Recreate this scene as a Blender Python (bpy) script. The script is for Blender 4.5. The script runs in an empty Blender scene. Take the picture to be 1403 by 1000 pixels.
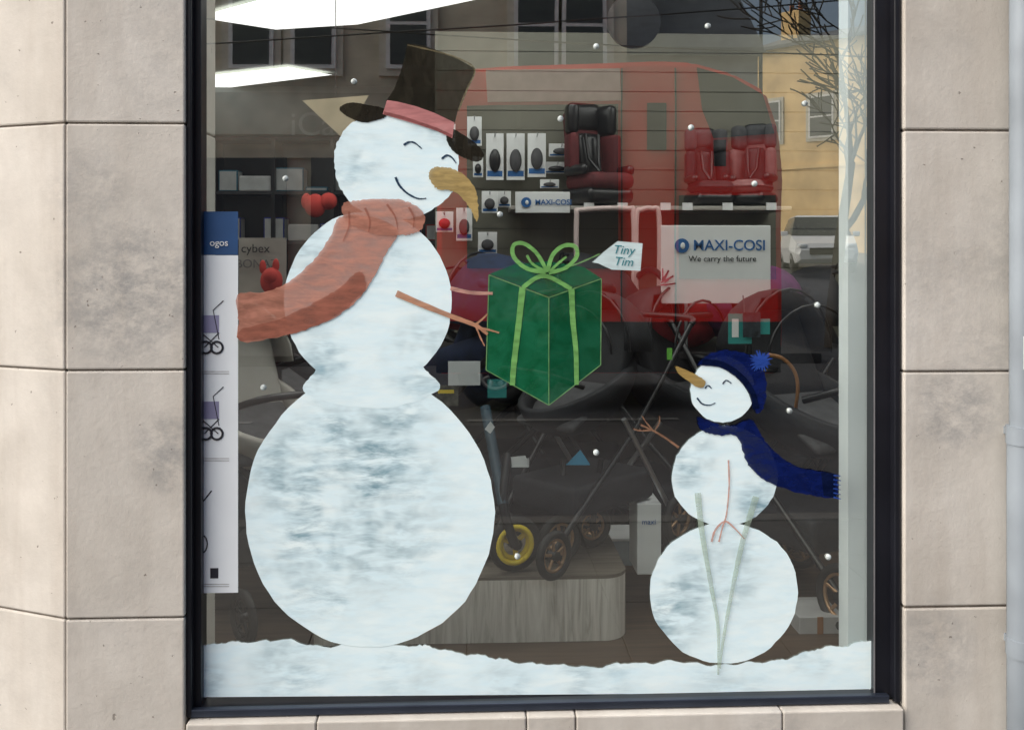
import bpy, bmesh, math, random
from mathutils import Vector, Matrix
random.seed(7)
S=bpy.context.scene
S.view_settings.view_transform='Standard'
try: S.view_settings.look='None'
except Exception: pass
S.view_settings.exposure=0
COL=S.collection
# ---------------------------------------------------------------- camera model
F=1350.0; HZ=340.0; D=2.7; TH=math.radians(2.6); EYE=1.5
def ray(px,py):
    xc=(px-701.5)/F; zc=(HZ-py)/F
    return Vector((math.sin(TH)+xc*math.cos(TH), math.cos(TH)-xc*math.sin(TH), zc))
def P(px,py,Y=0.0):
    d=ray(px,py); t=(Y+D)/d.y
    return Vector((d.x*t, Y, EYE+d.z*t))
def PZ(px,py,z):
    d=ray(px,py); t=(z-EYE)/d.z
    return Vector((d.x*t, -D+d.y*t, z))
def M(px,py,Y):            # real position of something seen mirrored in the pane
    p=P(px,py,Y); return Vector((p.x,-p.y,p.z))
cam_d=bpy.data.cameras.new("camera"); cam=bpy.data.objects.new("camera",cam_d); COL.objects.link(cam)
cam_d.sensor_width=36; cam_d.lens=36*F/1403; cam_d.shift_y=-(500-HZ)/1403
cam_d.clip_start=0.05; cam_d.clip_end=2000
cam.location=(0,-D,EYE); cam.rotation_euler=(math.radians(90),0,-TH)
S.camera=cam
# ---------------------------------------------------------------- materials
def newmat(name):
    m=bpy.data.materials.new(name); m.use_nodes=True
    nt=m.node_tree; b=nt.nodes.get('Principled BSDF'); return m,nt,b
def L(nt,a,b): nt.links.new(a,b)
def ocoord(nt,scale=(1,1,1),rot=(0,0,0)):
    tc=nt.nodes.new('ShaderNodeTexCoord'); mp=nt.nodes.new('ShaderNodeMapping')
    mp.inputs['Scale'].default_value=scale; mp.inputs['Rotation'].default_value=rot
    L(nt,tc.outputs['Object'],mp.inputs['Vector']); return mp.outputs['Vector']
def noise(nt,vec,scale,detail=3,rough=.55,dist=0):
    n=nt.nodes.new('ShaderNodeTexNoise'); n.inputs['Scale'].default_value=scale
    n.inputs['Detail'].default_value=detail; n.inputs['Roughness'].default_value=rough
    n.inputs['Distortion'].default_value=dist
    L(nt,vec,n.inputs['Vector']); return n.outputs['Fac']
def ramp(nt,fac,stops):
    r=nt.nodes.new('ShaderNodeValToRGB'); e=r.color_ramp.elements
    while len(e)<len(stops): e.new(.5)
    for i,(p,c) in enumerate(stops):
        e[i].position=p; e[i].color=(c,c,c,1) if not hasattr(c,'__len__') else (*c,1)
    L(nt,fac,r.inputs['Fac']); return r.outputs['Color']
def math_(nt,op,a,b=None,clamp=False):
    n=nt.nodes.new('ShaderNodeMath'); n.operation=op; n.use_clamp=clamp
    for i,v in enumerate((a,b)):
        if v is None: continue
        if isinstance(v,(int,float)): n.inputs[i].default_value=v
        else: L(nt,v,n.inputs[i])
    return n.outputs[0]
def mixc(nt,fac,a,b,mode='MIX'):
    n=nt.nodes.new('ShaderNodeMix'); n.data_type='RGBA'; n.blend_type=mode
    if isinstance(fac,(int,float)): n.inputs[0].default_value=fac
    else: L(nt,fac,n.inputs[0])
    for i,v in ((6,a),(7,b)):
        if hasattr(v,'is_linked'): L(nt,v,n.inputs[i])
        else: n.inputs[i].default_value=(*v,1)
    return n.outputs[2]
_mc={}
def mat(name,col,rough=.6,metal=0.,var=.15,ns=8.,bump=0.,emit=0.,stretch=(1,1,1),spec=.5,coat=0.):
    if name in _mc: return _mc[name]
    m,nt,b=newmat(name)
    if var>0:
        v=ocoord(nt,stretch); n=noise(nt,v,ns,2)
        f=ramp(nt,n,[(.3,1-var),(.7,1+var*.5)])
        c=mixc(nt,1.0,col,f,'MULTIPLY'); L(nt,c,b.inputs['Base Color'])
    else: b.inputs['Base Color'].default_value=(*col,1)
    b.inputs['Roughness'].default_value=rough; b.inputs['Metallic'].default_value=metal
    b.inputs['Specular IOR Level'].default_value=spec
    b.inputs['Coat Weight'].default_value=coat
    if bump:
        bp=nt.nodes.new('ShaderNodeBump'); bp.inputs['Strength'].default_value=bump; bp.inputs['Distance'].default_value=.004
        L(nt,noise(nt,v,ns*6,2),bp.inputs['Height']); L(nt,bp.outputs[0],b.inputs['Normal'])
    if emit:
        b.inputs['Emission Color'].default_value=(*col,1); b.inputs['Emission Strength'].default_value=emit
    _mc[name]=m; return m
# paint brushed on the pane
def paint(name,col,alpha=.9,var=.25,smin=.75,scale=(10,1,40),rot=0.,col2=None,tr=.2):
    if name in _mc: return _mc[name]
    m,nt,b=newmat(name); nt.nodes.remove(b)
    out=nt.nodes['Material Output']
    v=ocoord(nt,scale,(0,rot,0)); n=noise(nt,v,1.6,3,.6,.4)
    c2=col2 or tuple(x*(1-var) for x in col)
    f=ramp(nt,n,[(.35,0.),(.65,1.)])
    c=mixc(nt,f,col,c2)
    d=nt.nodes.new('ShaderNodeBsdfDiffuse'); L(nt,c,d.inputs[0])
    tp=nt.nodes.new('ShaderNodeBsdfTransparent')
    a=math_(nt,'MULTIPLY',ramp(nt,n,[(.3,1.),(.75,smin)]),alpha)
    mo=nt.nodes.new('ShaderNodeMixShader'); L(nt,a,mo.inputs[0]); L(nt,tp.outputs[0],mo.inputs[1]); L(nt,d.outputs[0],mo.inputs[2])
    L(nt,mo.outputs[0],out.inputs[0]); _mc[name]=m; return m
def spots_mask(nt,spots,y):
    tc=nt.nodes.new('ShaderNodeTexCoord'); tot=None
    for (x,z,r,w) in spots:
        d=nt.nodes.new('ShaderNodeVectorMath'); d.operation='DISTANCE'; L(nt,tc.outputs['Object'],d.inputs[0]); d.inputs[1].default_value=(x,y,z)
        mr=nt.nodes.new('ShaderNodeMapRange'); mr.interpolation_type='SMOOTHSTEP'
        mr.inputs[1].default_value=r*.25; mr.inputs[2].default_value=r; mr.inputs[3].default_value=w; mr.inputs[4].default_value=0
        L(nt,d.outputs['Value'],mr.inputs[0])
        tot=mr.outputs[0] if tot is None else math_(nt,'MAXIMUM',tot,mr.outputs[0])
    return tot
def snow(name,spots,amt=.6):
    """white poster paint; spots=(centre x, z, radius, weight) where the coat is thin and streaky"""
    m,nt,b=newmat(name); nt.nodes.remove(b); out=nt.nodes['Material Output']
    tot=spots_mask(nt,spots,-.005)
    s1=noise(nt,ocoord(nt,(8,1,30),(0,.48,0)),1.0,4,.66,.3)
    s2=noise(nt,ocoord(nt,(9,1,30),(0,-.2,0)),.9,3,.65,.3)
    sel=ramp(nt,noise(nt,ocoord(nt),6,1),[(.47,0.),(.53,1.)])
    s=mixc(nt,sel,ramp(nt,s1,[(.38,0.),(.63,1.)]),ramp(nt,s2,[(.38,0.),(.63,1.)]))
    big=ramp(nt,noise(nt,ocoord(nt),7,3,.6),[(.36,.05),(.60,1.)])
    mask=math_(nt,'MULTIPLY',math_(nt,'MULTIPLY',s,big),tot)
    mask=math_(nt,'MULTIPLY',mask,amt,True)
    edge=ramp(nt,s1,[(.45,0.),(.72,.08)])
    mask=math_(nt,'ADD',mask,edge,True)
    a=math_(nt,'SUBTRACT',.985,math_(nt,'MULTIPLY',mask,.45),True)
    c=mixc(nt,ramp(nt,s2,[(.3,0.),(.7,1.)]),(.73,.92,.99),(.84,.97,.99))
    c=mixc(nt,math_(nt,'MULTIPLY',mask,1.0,True),c,(.27,.50,.62))
    d=nt.nodes.new('ShaderNodeBsdfDiffuse'); L(nt,c,d.inputs[0])
    tp=nt.nodes.new('ShaderNodeBsdfTransparent')
    mo=nt.nodes.new('ShaderNodeMixShader'); L(nt,a,mo.inputs[0]); L(nt,tp.outputs[0],mo.inputs[1]); L(nt,d.outputs[0],mo.inputs[2])
    L(nt,mo.outputs[0],out.inputs[0]); return m
# ---------------------------------------------------------------- mesh helpers
def link(o,parent=None):
    COL.objects.link(o)
    if parent: o.parent=parent
    return o
def empty(name):
    e=bpy.data.objects.new(name,None); e.empty_display_size=.1; return link(e)
def obj_bm(name,bm,m,parent=None,smooth=False):
    me=bpy.data.meshes.new(name); bm.normal_update(); bm.to_mesh(me); bm.free()
    if m: me.materials.append(m)
    if smooth:
        for p in me.polygons: p.use_smooth=True
    return link(bpy.data.objects.new(name,me),parent)
def add_box(bm,x0,x1,y0,y1,z0,z1,bev=0.,rot=None,mi=0):
    r=bmesh.ops.create_cube(bm,size=1)
    vs=r['verts']; c=Vector(((x0+x1)/2,(y0+y1)/2,(z0+z1)/2)); s=(abs(x1-x0),abs(y1-y0),abs(z1-z0))
    for v in vs: v.co=Vector((v.co.x*s[0],v.co.y*s[1],v.co.z*s[2]))
    fs=set(f for v in vs for f in v.link_faces)
    if bev:
        es=list(set(e for v in vs for e in v.link_edges))
        r2=bmesh.ops.bevel(bm,geom=es,offset=bev,segments=2 if bev<.02 else 3,affect='EDGES',profile=.5)
        fs=set(r2['faces'])|set(f for f in fs if f.is_valid)
        vs=list(set(v for f in fs for v in f.verts))
    for f in fs:
        if f.is_valid: f.material_index=mi
    for v in vs:
        co=v.co
        if rot: co=rot@co
        v.co=co+c
    return vs
def box(name,x0,x1,y0,y1,z0,z1,m,parent=None,bev=0.,rot=None,smooth=False):
    bm=bmesh.new(); add_box(bm,x0,x1,y0,y1,z0,z1,bev,rot); return obj_bm(name,bm,m,parent,smooth)
def panel(name,px0,py0,px1,py1,Y,th,m,parent=None,bev=0.):
    a=P(px0,(py0+py1)/2,Y); b=P(px1,(py0+py1)/2,Y); t=P((px0+px1)/2,py0,Y); u=P((px0+px1)/2,py1,Y)
    return box(name,a.x,b.x,Y,Y+th,u.z,t.z,m,parent,bev)
def catmull(pts,n=8,closed=True):
    out=[]; N=len(pts)
    rng=range(N) if closed else range(N-1)
    for i in rng:
        g=lambda k: pts[k%N] if closed else pts[max(0,min(N-1,k))]
        p0,p1,p2,p3=g(i-1),g(i),g(i+1),g(i+2)
        for j in range(n):
            t=j/n
            out.append(tuple(.5*((2*b)+(-a+c)*t+(2*a-5*b+4*c-d)*t*t+(-a+3*b-3*c+d)*t**3) for a,b,c,d in zip(p0,p1,p2,p3)))
    if not closed: out.append(tuple(pts[-1]))
    return out
def outer(Y):   # coats brushed on the street face of the pane
    return Y-.018 if .006<Y<.02 else Y
def shape(name,pts,Y,m,parent=None,smooth=True,jit=1.0,n=8):
    Y=outer(Y)
    if smooth: pts=catmull(pts,n)
    bm=bmesh.new()
    vs=[bm.verts.new(P(x+random.uniform(-jit,jit),y+random.uniform(-jit,jit),Y)) for x,y in pts]
    f=bm.faces.new(vs); bm.normal_update()
    if f.normal.y>0: bmesh.ops.reverse_faces(bm,faces=[f])
    bmesh.ops.triangulate(bm,faces=bm.faces[:])
    return obj_bm(name,bm,m,parent)
def ell(cx,cy,rx,ry,n=72,wob=.012,rot=0):
    ph=[random.uniform(0,6.28) for _ in range(4)]; o=[]
    for i in range(n):
        t=2*math.pi*i/n; k=1+wob*(math.sin(2*t+ph[0])*.6+math.sin(3*t+ph[1])*.6+math.sin(7*t+ph[2])*.3+math.sin(11*t+ph[3])*.2)
        x,y=rx*k*math.cos(t),ry*k*math.sin(t)
        o.append((cx+x*math.cos(rot)-y*math.sin(rot),cy+x*math.sin(rot)+y*math.cos(rot)))
    return o
def ribbon(name,pts,w,Y,m,parent=None,w1=None,sm=True,jit=.25):
    Y=outer(Y)
    if sm and len(pts)>2: pts=catmull(pts,8,False)
    else:
        o=[]
        for a,b in zip(pts,pts[1:]):
            for k in range(8): o.append((a[0]+(b[0]-a[0])*k/8,a[1]+(b[1]-a[1])*k/8))
        pts=o+[pts[-1]]
    if w1 is None: w1=w
    N=len(pts); bm=bmesh.new(); Lv=[];Rv=[]
    for i,(x,y) in enumerate(pts):
        a=pts[max(0,i-1)]; b=pts[min(N-1,i+1)]
        dx,dy=b[0]-a[0],b[1]-a[1]; l=math.hypot(dx,dy) or 1
        ww=(w+(w1-w)*i/(N-1))/2+random.uniform(-jit,jit)
        Lv.append(bm.verts.new(P(x-dy/l*ww,y+dx/l*ww,Y))); Rv.append(bm.verts.new(P(x+dy/l*ww,y-dx/l*ww,Y)))
    for i in range(N-1): bm.faces.new((Lv[i],Lv[i+1],Rv[i+1],Rv[i]))
    return obj_bm(name,bm,m,parent)
def tube(name,pts,r,m,parent=None,smooth=False,cyc=False,taper=None):
    if smooth: pts=[Vector(p) for p in catmull([tuple(p) for p in pts],6,cyc)]
    cu=bpy.data.curves.new(name,'CURVE'); cu.dimensions='3D'; cu.bevel_depth=r; cu.bevel_resolution=2; cu.use_fill_caps=True
    sp=cu.splines.new('POLY'); sp.points.add(len(pts)-1); sp.use_cyclic_u=cyc
    for i,p in enumerate(pts):
        sp.points[i].co=(*p,1)
        if taper: sp.points[i].radius=1+(taper-1)*i/(len(pts)-1)
    sp.use_smooth=True
    cu.materials.append(m); return link(bpy.data.objects.new(name,cu),parent)
def text(name,s,loc,size,m,parent=None,align='CENTER',face=-1,bold=0.):
    cu=bpy.data.curves.new(name,'FONT'); cu.body=s; cu.size=size; cu.align_x=align; cu.align_y='CENTER'; cu.extrude=.0008; cu.offset=bold
    cu.materials.append(m); o=link(bpy.data.objects.new(name,cu),parent); o.location=loc; o.rotation_euler=(math.radians(90),0,0); return o
def ball(name,c,r,m,parent=None,sc=(1,1,1),cut=None,rot=None,seg=24,solid=0):
    bm=bmesh.new(); bmesh.ops.create_uvsphere(bm,u_segments=seg,v_segments=seg//2,radius=1)
    if cut:
        bmesh.ops.delete(bm,geom=[v for v in bm.verts if cut(v.co)],context='VERTS')
    for v in bm.verts:
        co=Vector((v.co.x*r*sc[0],v.co.y*r*sc[1],v.co.z*r*sc[2]))
        if rot: co=rot@co
        v.co=co+Vector(c)
    o=obj_bm(name,bm,m,parent,True)
    if solid:
        md=o.modifiers.new('s','SOLIDIFY'); md.thickness=solid
    return o
def prism(name,pts,y0,y1,m,parent=None,bev=0.):
    bm=bmesh.new(); vs=[bm.verts.new((x,y0,z)) for x,z in pts]; f=bm.faces.new(vs)
    r=bmesh.ops.extrude_face_region(bm,geom=[f]); 
    for v in r['geom']:
        if isinstance(v,bmesh.types.BMVert): v.co.y=y1
    bmesh.ops.recalc_face_normals(bm,faces=bm.faces[:])
    if bev: bmesh.ops.bevel(bm,geom=bm.edges[:],offset=bev,segments=2,affect='EDGES')
    return obj_bm(name,bm,m,parent)
# ---------------------------------------------------------------- world + sun
EL=math.radians(42); AZ=math.radians(-110)     # veiled winter sun, high on the left above the street
w=bpy.data.worlds.new("World"); S.world=w; w.use_nodes=True; nt=w.node_tree
bg=nt.nodes['Background']; sk=nt.nodes.new('ShaderNodeTexSky'); sk.sky_type='NISHITA'; sk.sun_disc=False
sk.sun_elevation=EL; sk.sun_rotation=AZ; sk.dust_density=5; sk.ozone_density=1.0
L(nt,sk.outputs[0],bg.inputs[0]); bg.inputs[1].default_value=.15
sd=bpy.data.lights.new("sun",'SUN'); sd.energy=5; sd.angle=math.radians(95); sd.color=(1,.96,.91)
so=link(bpy.data.objects.new("sun",sd)); sdir=Vector((math.sin(AZ)*math.cos(EL),math.cos(AZ)*math.cos(EL),math.sin(EL)))
so.rotation_euler=sdir.to_track_quat('Z','Y').to_euler(); so.location=(0,0,20)
# ---------------------------------------------------------------- ground, road, pavements
def zg(y): return 0 if y>-13 else min(1.9,(-13-y)*.075)
def gsheet(name,x0,x1,ys,dz,m):
    bm=bmesh.new(); prev=None
    for y in ys:
        r=(bm.verts.new((x0,y,dz+zg(y))),bm.verts.new((x1,y,dz+zg(y))))
        if prev: bm.faces.new((prev[0],prev[1],r[1],r[0]))
        prev=r
    bmesh.ops.recalc_face_normals(bm,faces=bm.faces[:])
    return obj_bm(name,bm,m)
M_asph=mat('asphalt',(.030,.030,.032),.85,var=.3,ns=3,bump=.6)
M_pave=mat('paving',(.040,.039,.037),.8,var=.25,ns=2.5,bump=.5)
M_soil=mat('verge',(.22,.21,.19),.9,var=.3,ns=.5)
gsheet('ground',-400,400,[600,-13,-20,-28,-38.4,-600],-.13,M_soil)
gsheet('road',-60,60,[-2.8,-11],-.124,M_asph)
gsheet('side_road',5.0,12.5,[-11.0,-13,-20,-28,-38.4,-80],-.120,M_asph)
bm=bmesh.new()
for i in range(40):
    for j in range(4):
        add_box(bm,-12+i*.6,-12+i*.6+.597,-2.65+j*.6,-2.65+j*.6+.597,-.1,0,.002)
obj_bm('pavement',bm,M_pave)
box('kerb',-12,12,-2.8,-2.66,-.13,.004,mat('kerbstone',(.06,.058,.055),.8,var=.2),None,.012)
box('opposite_pavement',-30,5,-14,-11.0,-.126,.02,M_pave,None,.01)
bm=bmesh.new()
for i in range(10): add_box(bm,-20+i*4,-18+i*4,-6.6,-6.5,-.1195,-.1155)
obj_bm('road_marking',bm,mat('road_paint',(.12,.12,.115),.7))
# ---------------------------------------------------------------- shopfront masonry
YW=-.07
def stone_mat():
    m,nt,b=newmat('limestone')
    v=ocoord(nt)
    n1=noise(nt,v,2.2,5,.6); n2=noise(nt,v,9,6,.7); n3=noise(nt,ocoord(nt,(1.6,1.6,.22)),6,4,.6)
    geo=nt.nodes.new('ShaderNodeNewGeometry')
    c=mixc(nt,ramp(nt,n1,[(.3,0.),(.7,1.)]),(.545,.515,.465),(.655,.63,.585))
    c=mixc(nt,ramp(nt,n3,[(.46,0.),(.76,.6)]),c,(.44,.40,.35))
    c=mixc(nt,ramp(nt,geo.outputs['Random Per Island'],[(0.,0.),(1.,.5)]),c,(.49,.46,.41))
    q1=P(175,400,YW); q2_=P(240,620,YW); q3=P(1310,560,YW); q4=P(1275,890,YW); q5=P(120,260,YW); q6=P(1350,480,YW)
    sp=spots_mask(nt,[(q1.x,q1.z,.28,1.),(q2_.x,q2_.z,.16,.9),(q3.x,q3.z,.18,.9),(q4.x,q4.z,.18,.7),(q5.x,q5.z,.16,.6),(q6.x,q6.z,.14,.5)],YW)
    scuff=ramp(nt,noise(nt,ocoord(nt,(14,14,20),(0,.8,0)),1.3,6,.78),[(.38,0.),(.62,1.)])
    glob=ramp(nt,noise(nt,v,1.9,3,.5),[(.54,0.),(.68,.45)])
    soot=math_(nt,'MULTIPLY',math_(nt,'MAXIMUM',sp,glob),scuff)
    c=mixc(nt,math_(nt,'MULTIPLY',soot,.66),c,(.24,.245,.25))
    pits=ramp(nt,noise(nt,v,60,2,.5),[(.735,0.),(.765,.7)])
    c=mixc(nt,pits,c,(.16,.14,.12))
    c=mixc(nt,1.,c,ramp(nt,n2,[(.3,.90),(.7,1.04)]),'MULTIPLY')
    L(nt,c,b.inputs['Base Color']); b.inputs['Roughness'].default_value=.85; b.inputs['Specular IOR Level'].default_value=.25
    bp=nt.nodes.new('ShaderNodeBump'); bp.inputs['Strength'].default_value=.4; bp.inputs['Distance'].default_value=.003
    L(nt,math_(nt,'SUBTRACT',noise(nt,v,60,5,.7),pits),bp.inputs['Height']); L(nt,bp.outputs[0],b.inputs['Normal'])
    return m
M_stone=stone_mat(); M_mortar=mat('mortar',(.17,.145,.12),.95,var=.35,ns=30,bump=.6)
M_frame=mat('frame_dark',(.010,.011,.016),.35,var=.3,ns=5,spec=.4)
shop=empty('shop_building')
def blocks(name,xa,xb,zs,y0,y1,mtx=None,seg=None):
    bm=bmesh.new()
    for a,b in zip(zs,zs[1:]):
        xs=[xa]+(seg or [])+[xb]
        for c,d in zip(xs,xs[1:]):
            dx=random.uniform(-.0015,.0015); e1=random.uniform(0,.0012); e2=random.uniform(0,.0012)
            add_box(bm,c+.002+e1,d-.002-e2,y0+dx,y1,a+.0020+e2,b-.0020-e1,.0045)
    if mtx: bmesh.ops.transform(bm,matrix=mtx,verts=bm.verts[:])
    return obj_bm(name,bm,M_stone,shop)
xc0=P(89,500,YW).x; xl=P(254,500,YW).x; xr=P(1238,500,YW).x
zl=[P(170,y,YW).z for y in (1180,847,507,169,-170,-510,-850,-1190)]; zl[0]=0.0
zr=[P(1320,y,YW).z for y in (1150,831,509,179,-150,-480,-810,-1130)]; zr[0]=0.0
ztop=4.4
blocks('pier_left',xc0,xl,zl,YW,.25)
blocks('pier_right',xr,xr+1.9,zr,YW,.25,seg=[xr+.40,xr+1.1])
box('mortar_bed_right',xr+.006,xr+1.89,YW+.006,.24,.0,zr[-1]-.01,M_mortar,shop)
box('mortar_bed_left',xc0+.006,xl-.006,YW+.006,.24,.0,zl[-1]-.01,M_mortar,shop)
ang=math.radians(24)
mt=Matrix.Translation((xc0,YW,0))@Matrix.Rotation(ang*-1,4,'Z')
blocks('pier_return',-1.6,-.0,zl,0,.3,mt,seg=[-.85])
bmx=bmesh.new(); add_box(bmx,-1.59,-.006,.006,.29,0,zl[-1]-.01); bmesh.ops.transform(bmx,matrix=mt,verts=bmx.verts[:]); obj_bm('mortar_bed_return',bmx,M_mortar,shop)
zs=P(740,978,YW).z
sx=[P(p,990,YW-.03).x for p in (432,722,790,1075)]
bm=bmesh.new(); xs=[xl+.004]+sx+[xr-.004]
for a,b in zip(xs,xs[1:]): add_box(bm,a+.0015,b-.0015,-.085,.06,zs-.11,zs+random.uniform(-.001,.001),.004)
obj_bm('sill_stones',bm,M_stone,shop)
box('sill_mortar',xl+.01,xr-.01,-.080,.05,zs-.10,zs-.006,M_mortar,shop)
box('plinth',xl+.004,xr-.004,-.06,.2,0.0,zs-.114,M_stone,shop,.004)
zh=2.62
box('lintel',xl+.003,xr-.003,-.066,.24,zh+.06,3.3,M_stone,shop,.005)
box('upper_wall',xl+.003,xr-.003,-.060,.24,3.304,ztop,M_stone,shop)
XL,XR,YB=-4.2,4.6,7.0
M_shell=mat('render_coat',(.5,.47,.42),.9,var=.15,ns=2)
box('front_wall_left',XL,xc0-1.50,.62,.86,0,ztop,M_shell,shop)
box('front_wall_right',xr+1.902,XR,-.05,.24,0,ztop,M_shell,shop)
M_in=mat('shop_wall',(.30,.30,.27),.8,var=.1,ns=2)
box('wall_left',XL,XL+.2,.862,YB,0,ztop,M_in,shop)
box('wall_right',XR-.2,XR,.245,YB,0,ztop,M_in,shop)
box('wall_rear',XL,XR,YB+.002,YB+.25,0,ztop,M_in,shop)
box('roof',XL-.2,XR+.2,-.12,YB+.3,ztop+.002,ztop+.25,mat('roof_felt',(.1,.1,.1),.9),shop)
M_ceil=mat('ceiling_tile',(.40,.42,.38),.8,var=.08,ns=6)
ZC=2.95
box('ceiling',XL+.21,XR-.21,.25,YB,ZC,ZC+.1,M_ceil,shop)
M_floor=mat('wood_floor',(.10,.065,.042),.45,var=.4,ns=3,stretch=(1,14,1))
ZF=.15
box('shop_floor',XL+.21,XR-.21,.25,YB,ZF-.1,ZF,M_floor,shop)
fl=P(275,500,0).x; 
def vbar(name,pxa,pxb,y0,y1,zb,zt):
    a=P(pxa,500,y0).x; b=P(pxb,500,y0).x
    return box(name,a,b,y0,y1,zb,zt,M_frame,wf,.003)
wf=empty('shop_window')
zb=P(740,952,0).z
vbar('jamb_left',255.5,262,-.058,.05,zs+.004,zh+.058); vbar('jamb_left_inner',262.5,275.5,-.03,.03,zs+.004,zh+.058)
box('jamb_right_outer',P(1226,500,-.058).x,xr-.002,-.058,.05,zs+.004,zh+.058,M_frame,wf,.003)
xi=P(1199,500,-.03).x
box('jamb_right_inner',xi,P(1225,500,-.03).x,-.03,.03,zs+.004,zh+.058,M_frame,wf,.004)
box('frame_head',fl,xi,-.03,.03,zh,zh+.058,M_frame,wf,.003)
box('frame_bottom',fl,xi-.001,-.034,.03,zs+.016,zb,M_frame,wf,.005)
box('frame_bottom_drip',fl-.02,xi+.03,-.056,-.036,zs+.003,zs+.024,mat('drip_metal',(.04,.05,.075),.35,.6),wf,.003)
tube('gasket_right',[(xi-.002,-.031,zb),(xi-.002,-.031,zh)],.0025,mat('gasket',(.12,.12,.13),.5),wf)
# glass
m,nt,b=newmat('window_glass'); nt.nodes.remove(b); out=nt.nodes['Material Output']
lw=nt.nodes.new('ShaderNodeLayerWeight'); lw.inputs[0].default_value=.5
fac=math_(nt,'ADD',math_(nt,'MULTIPLY',math_(nt,'POWER',lw.outputs['Facing'],4.),.6),.31,True)
gl=nt.nodes.new('ShaderNodeBsdfGlossy'); gl.inputs['Roughness'].default_value=.0; gl.inputs[0].default_value=(1,1,.96,1)
bp=nt.nodes.new('ShaderNodeBump'); bp.inputs['Strength'].default_value=.3; bp.inputs['Distance'].default_value=.0008
L(nt,noise(nt,ocoord(nt),2.2,1),bp.inputs['Height']); L(nt,bp.outputs[0],gl.inputs['Normal'])
tp=nt.nodes.new('ShaderNodeBsdfTransparent'); tp.inputs[0].default_value=(.94,.985,.965,1)
mx=nt.nodes.new('ShaderNodeMixShader'); L(nt,fac,mx.inputs[0]); L(nt,tp.outputs[0],mx.inputs[1]); L(nt,gl.outputs[0],mx.inputs[2]); L(nt,mx.outputs[0],out.inputs[0])
bm=bmesh.new(); vs=[bm.verts.new(c) for c in ((fl-.005,0,zb-.01),(xi+.005,0,zb-.01),(xi+.005,0,zh+.01),(fl-.005,0,zh+.01))]; bm.faces.new(vs)
obj_bm('glass_pane',bm,m,wf)
# ---------------------------------------------------------------- painted figures on the pane
def C(px,py): p=P(px,py,-.005); return p.x,p.z
s=.002
def spot(px,py,r,w): x,z=C(px,py); return (x,z,r*s,w)
A=empty('painted_snowman')
SN1=snow('snow_paint_body',[spot(480,690,165,1.),spot(510,600,115,.9),spot(430,780,100,.7),spot(395,640,80,.8)],.95)
SN2=snow('snow_paint_chest',[spot(415,350,60,1.),spot(580,490,70,1.),spot(430,500,60,.8),spot(520,350,60,.6)],.85)
SN3=snow('snow_paint_head',[spot(480,215,60,.7),spot(600,170,50,.8)],.7)
shape('body',ell(506,701,170,187,80,.010),.0135,SN1,A,False,.8)
shape('chest',ell(504,412,114,122,72,.008),.0130,SN2,A,False,.8)
shape('waist',[(432,508),(450,497),(560,497),(588,512),(600,535),(520,560),(420,540)],.0132,SN2,A)
shape('head',[(458,222),(462,195),(478,172),(505,158),(545,156),(590,172),(622,196),(628,228),(620,262),(596,285),(560,300),(520,300),(485,282),(465,255)],.0125,SN3,A)
HAT=paint('hat_paint',(.030,.027,.020),.90,.5,.80,(30,1,10))
BRIM=paint('brim_paint',(.024,.021,.016),.98,.5,.92,(30,1,10))
shape('hat_crown',[(558,60),(580,63),(605,71),(630,82),(652,95),(645,112),(634,132),(628,150),(622,172),(600,164),(575,154),(550,146),(529,139),(540,122),(549,100),(554,80)],.0115,HAT,A,False,.6)
ribbon('hat_crown_edge',[(558,62),(590,69),(625,79),(650,95),(640,122),(628,152)],2,.0112,paint('hat_edge_paint',(.20,.17,.10),.8,.3,.7),A,2)
shape('hat_brim_back',[(465,149),(472,143),(485,141),(505,144),(530,150),(528,160),(515,165),(498,168),(480,162),(470,156)],.0105,BRIM,A,True,.4)
shape('hat_brim_front',[(616,176),(640,188),(655,200),(663,213),(655,222),(640,218),(622,208),(612,192)],.0105,BRIM,A,True,.4)
shape('hat_band',[(530,137),(545,140),(570,146),(595,155),(623,168),(619,190),(600,181),(575,172),(550,164),(524,157)],.0095,paint('band_paint',(.54,.23,.23),.97,.25,.9),A,False,.6)
ribbon('hat_band_shade',[(526,155),(550,161),(575,169),(600,178),(619,187)],4,.0092,paint('band_shade_paint',(.32,.11,.11),.8,.3,.8),A,4)
FACE=paint('face_paint',(.02,.05,.10),1,.3,.9)
ribbon('eye_left',[(553,199),(560,195),(568,196),(578,204)],3,.0110,FACE,A,1.5)
ribbon('eye_right',[(605,218),(612,213),(619,216),(625,224)],3,.0110,FACE,A,1.5)
ribbon('mouth',[(542,243),(547,254),(558,265),(572,272),(584,272)],3.5,.0110,FACE,A,1.5)
shape('nose',[(588,243),(590,233),(600,229),(618,231),(636,240),(650,257),(655,278),(654,303),(645,287),(632,270),(616,261),(598,258)],.0090,paint('carrot_paint',(.48,.35,.14),.96,.35,.85),A)
SC=paint('scarf_paint',(.56,.25,.18),.82,.3,.74,(10,1,34),.6)
SCD=paint('scarf_fold_paint',(.40,.15,.105),.82,.3,.8,(10,1,34),.6)
shape('scarf_tail',[(520,300),(545,318),(530,345),(513,378),(495,405),(470,428),(430,448),(380,462),(330,468),(327,440),(326,404),(362,400),(395,386),(428,358),(452,325),(468,296)],.0100,SC,A)
shape('scarf_fold',[(492,372),(500,395),(470,425),(430,447),(380,461),(332,467),(330,452),(380,438),(430,415),(465,395)],.0092,SCD,A)
shape('scarf_wrap',[(470,280),(490,275),(525,272),(556,276),(577,288),(582,302),(574,317),(555,322),(520,322),(490,312),(472,300)],.0085,SC,A)
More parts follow.
